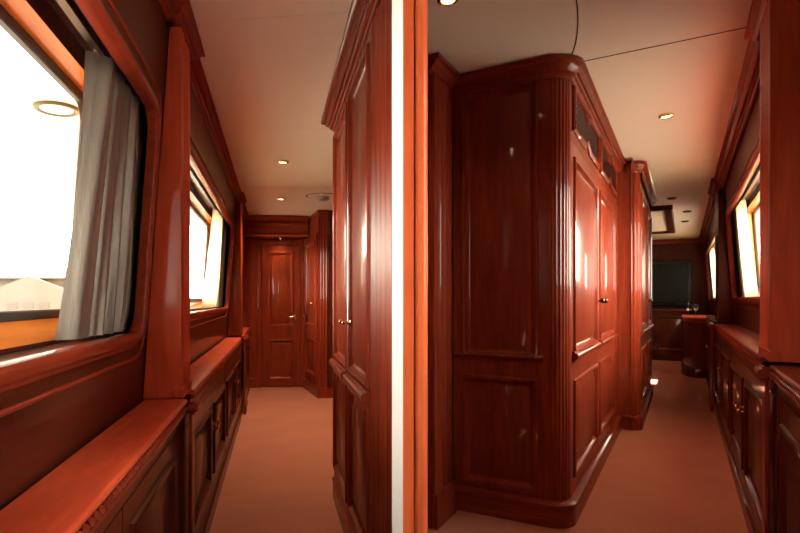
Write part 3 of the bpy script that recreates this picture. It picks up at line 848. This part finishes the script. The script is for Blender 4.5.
def downlight(fr, v, u, H, label, r=.042, energy=7.0, group='recessed ceiling downlights', lamp=True):
    t = thing('downlight', fr, (v, u, H), label, 'ceiling light', group)
    bm = B()
    lathe(bm, [(r * .58, -.001), (r * .62, .012), (r * .80, .016), (r * .98, .010), (r, .0), (r * .8, -.002)], (v, u, H), (0, 0, -1), 28)
    part('trim_ring', bm, 'brass' if lamp else 'bronze', t)
    bm = B(); lathe(bm, [(r * .60, .0), (r * .56, .010), (r * .35, .012), (.001, .0125)], (v, u, H), (0, 0, -1), 24)
    part('lamp', bm, 'lamp' if lamp else 'unlit', t)
    if lamp:
        ld = bpy.data.lights.new('downlight_spot', 'SPOT'); ld.energy = energy * 2; ld.color = (1, .74, .42)
        ld.spot_size = math.radians(135); ld.spot_blend = .8; ld.shadow_soft_size = .03
        lo = bpy.data.objects.new('spot_light', ld); COL.objects.link(lo); lo.parent = t; lo.location = (0, 0, -.03)
    return t
downlight(L, .056, 4.055, HL, 'nearer round ceiling light of the left passage', energy=14)
downlight(L, .058, 5.528, HL, 'farther round ceiling light of the left passage', energy=26)
downlight(L, .065, 6.88, 1.815, 'small light under the header beam above the end door', r=.035, energy=1.2)
downlight(R, -.755, 2.04, HR, 'ceiling light above the recess at the top of the right passage', energy=2.5)
downlight(R, -.089, 4.024, HR, 'bright ceiling light over the middle of the right passage', energy=9)
downlight(R, -.105, 7.33, HR, 'unlit ceiling light just before the hatch', r=.05, lamp=False)
downlight(R, .044, 8.503, HR, 'unlit ceiling light beside the hatch frame, second from the end wall', r=.05, lamp=False)
downlight(R, .025, 9.56, HR, 'unlit ceiling light nearest the far end wall', r=.05, lamp=False)

sp = thing('ceiling_speaker', L, (.452, 5.377, HL), 'round flush ceiling speaker half hidden by the tall wardrobe', 'speaker')
bm = B()
for r0, r1 in ((.155, .163),):
    lathe(bm, [(r0, 0), (r0, .004), (r1, .004), (r1, 0)], (.452, 5.377, HL), (0, 0, -1), 40)
part('rim', bm, 'seam', sp)
bm = B(); lathe(bm, [(.150, 0), (.150, .006), (.05, .010), (.001, .010)], (.452, 5.377, HL), (0, 0, -1), 40); part('cover', bm, 'ceil', sp)
bm = B(); lathe(bm, [(.055, .009), (.055, .030), (.040, .042), (.001, .044)], (.452, 5.377, HL), (0, 0, -1), 24); part('grille', bm, 'plastic', sp)

# ================================================================== outside the windows
slab('ground', W, [(-70, -40), (70, -40), (70, 90), (-70, 90)], -1.35, -1.25, 'quay')
slab('deckhead_or_blocker', L, [(-2.6, -2.0), (-.68, -2.0), (-.68, 8.5), (-2.6, 8.5)], 2.15, 2.25, 'gel')
slab('deckhead_or_blocker', R, [(.66, 1.7), (1.45, 1.7), (1.45, 8.25), (.66, 8.25)], 2.32, 2.42, 'gel')  # unseen overhang added to keep the sun out of the near window
slab('deckhead_or_blocker', R, [(.66, 8.72), (1.45, 8.72), (1.45, 14.0), (.66, 14.0)], 2.32, 2.42, 'gel')  # further added piece; the gap lets sun mark only a small carpet patch
sd = bpy.data.lights.new('sun', 'SUN'); sd.energy = 28; sd.color = (1, .93, .80); sd.angle = .009
so = bpy.data.objects.new('sun', sd); COL.objects.link(so); so.location = (8, 2, 9)
dv = R.w(-1.0, 0.0, -1.62)                                       # travels across the right passage, downwards
so.rotation_euler = Vector(dv).to_track_quat('-Z', 'Y').to_euler()
rl = thing('deck_light', L, (-1.223, 3.378, 2.15), 'round brass rimmed deck light seen through the big near window', 'ceiling light')
bm = B(); lathe(bm, [(.092, 0), (.092, .012), (.112, .016), (.122, .008), (.122, 0)], (-1.223, 3.378, 2.15), (0, 0, -1), 36); part('rim', bm, 'olive_brass', rl)
bm = B(); lathe(bm, [(.09, 0), (.088, .010), (.05, .014), (.001, .015)], (-1.223, 3.378, 2.15), (0, 0, -1), 36); part('lens', bm, 'gel', rl)

sh = thing('shed', W, (-26, 40, -1.25), 'pale low quayside building with a gable seen through the near window', 'building')
bm = B(); box(bm, -52, -19.0, 40, 48, -1.25, 2.55); part('wall', bm, 'tile', sh)
bm = B(); prism(bm, [(-52.5, 39.6), (-18.4, 39.6), (-18.4, 44.2), (-52.5, 44.2)], 2.55, 2.62)
ring_skin(bm, [[(x, 39.6, 2.62), (x, 48.4, 2.62), (x, 44.2, 3.55)] for x in (-52.5, -18.4)], True, True)
part('roof', bm, 'roof', sh)
bm = B(); ring_skin(bm, [[(-23.9, y, -1.25), (-18.9, y, -1.25), (-18.9, y, 1.75), (-21.4, y, 2.75), (-23.9, y, 1.75)] for y in (39.2, 40.2)], True, True); part('gable', bm, 'tile', sh)
for i in range(3):
    bm = B(); box(bm, -22.9 + 1.1 * i, -22.2 + 1.1 * i, 39.15, 39.22, .1, .9); part('window', bm, 'roof', sh)

# ================================================================== world, camera
w = bpy.data.worlds.new('sky'); scn.world = w; w.use_nodes = True
bg = w.node_tree.nodes['Background']; bg.inputs[0].default_value = (1.0, .88, .72, 1); bg.inputs[1].default_value = 12.0

cam = bpy.data.cameras.new('camera'); co = bpy.data.objects.new('camera', cam); COL.objects.link(co)
co.location = (0, 0, EH); co.rotation_euler = (PI / 2, 0, 0)
cam.sensor_fit = 'HORIZONTAL'; cam.sensor_width = 36; cam.lens = F / 800 * 36
cam.shift_x = (400 - CX) / 800; cam.shift_y = (Y0 - 266.5) / 800
cam.clip_start = .01; cam.clip_end = 500
scn.camera = co
vs = scn.view_settings
vs.view_transform = 'Standard'; vs.look = 'None'; vs.gamma = 1; vs.use_curve_mapping = False; vs.exposure = 0.85
scn.cycles.max_bounces = 12; scn.cycles.diffuse_bounces = 6; scn.cycles.glossy_bounces = 6; scn.cycles.transparent_max_bounces = 12
scn.cycles.use_denoising = True
scn.cycles.sample_clamp_indirect = 8
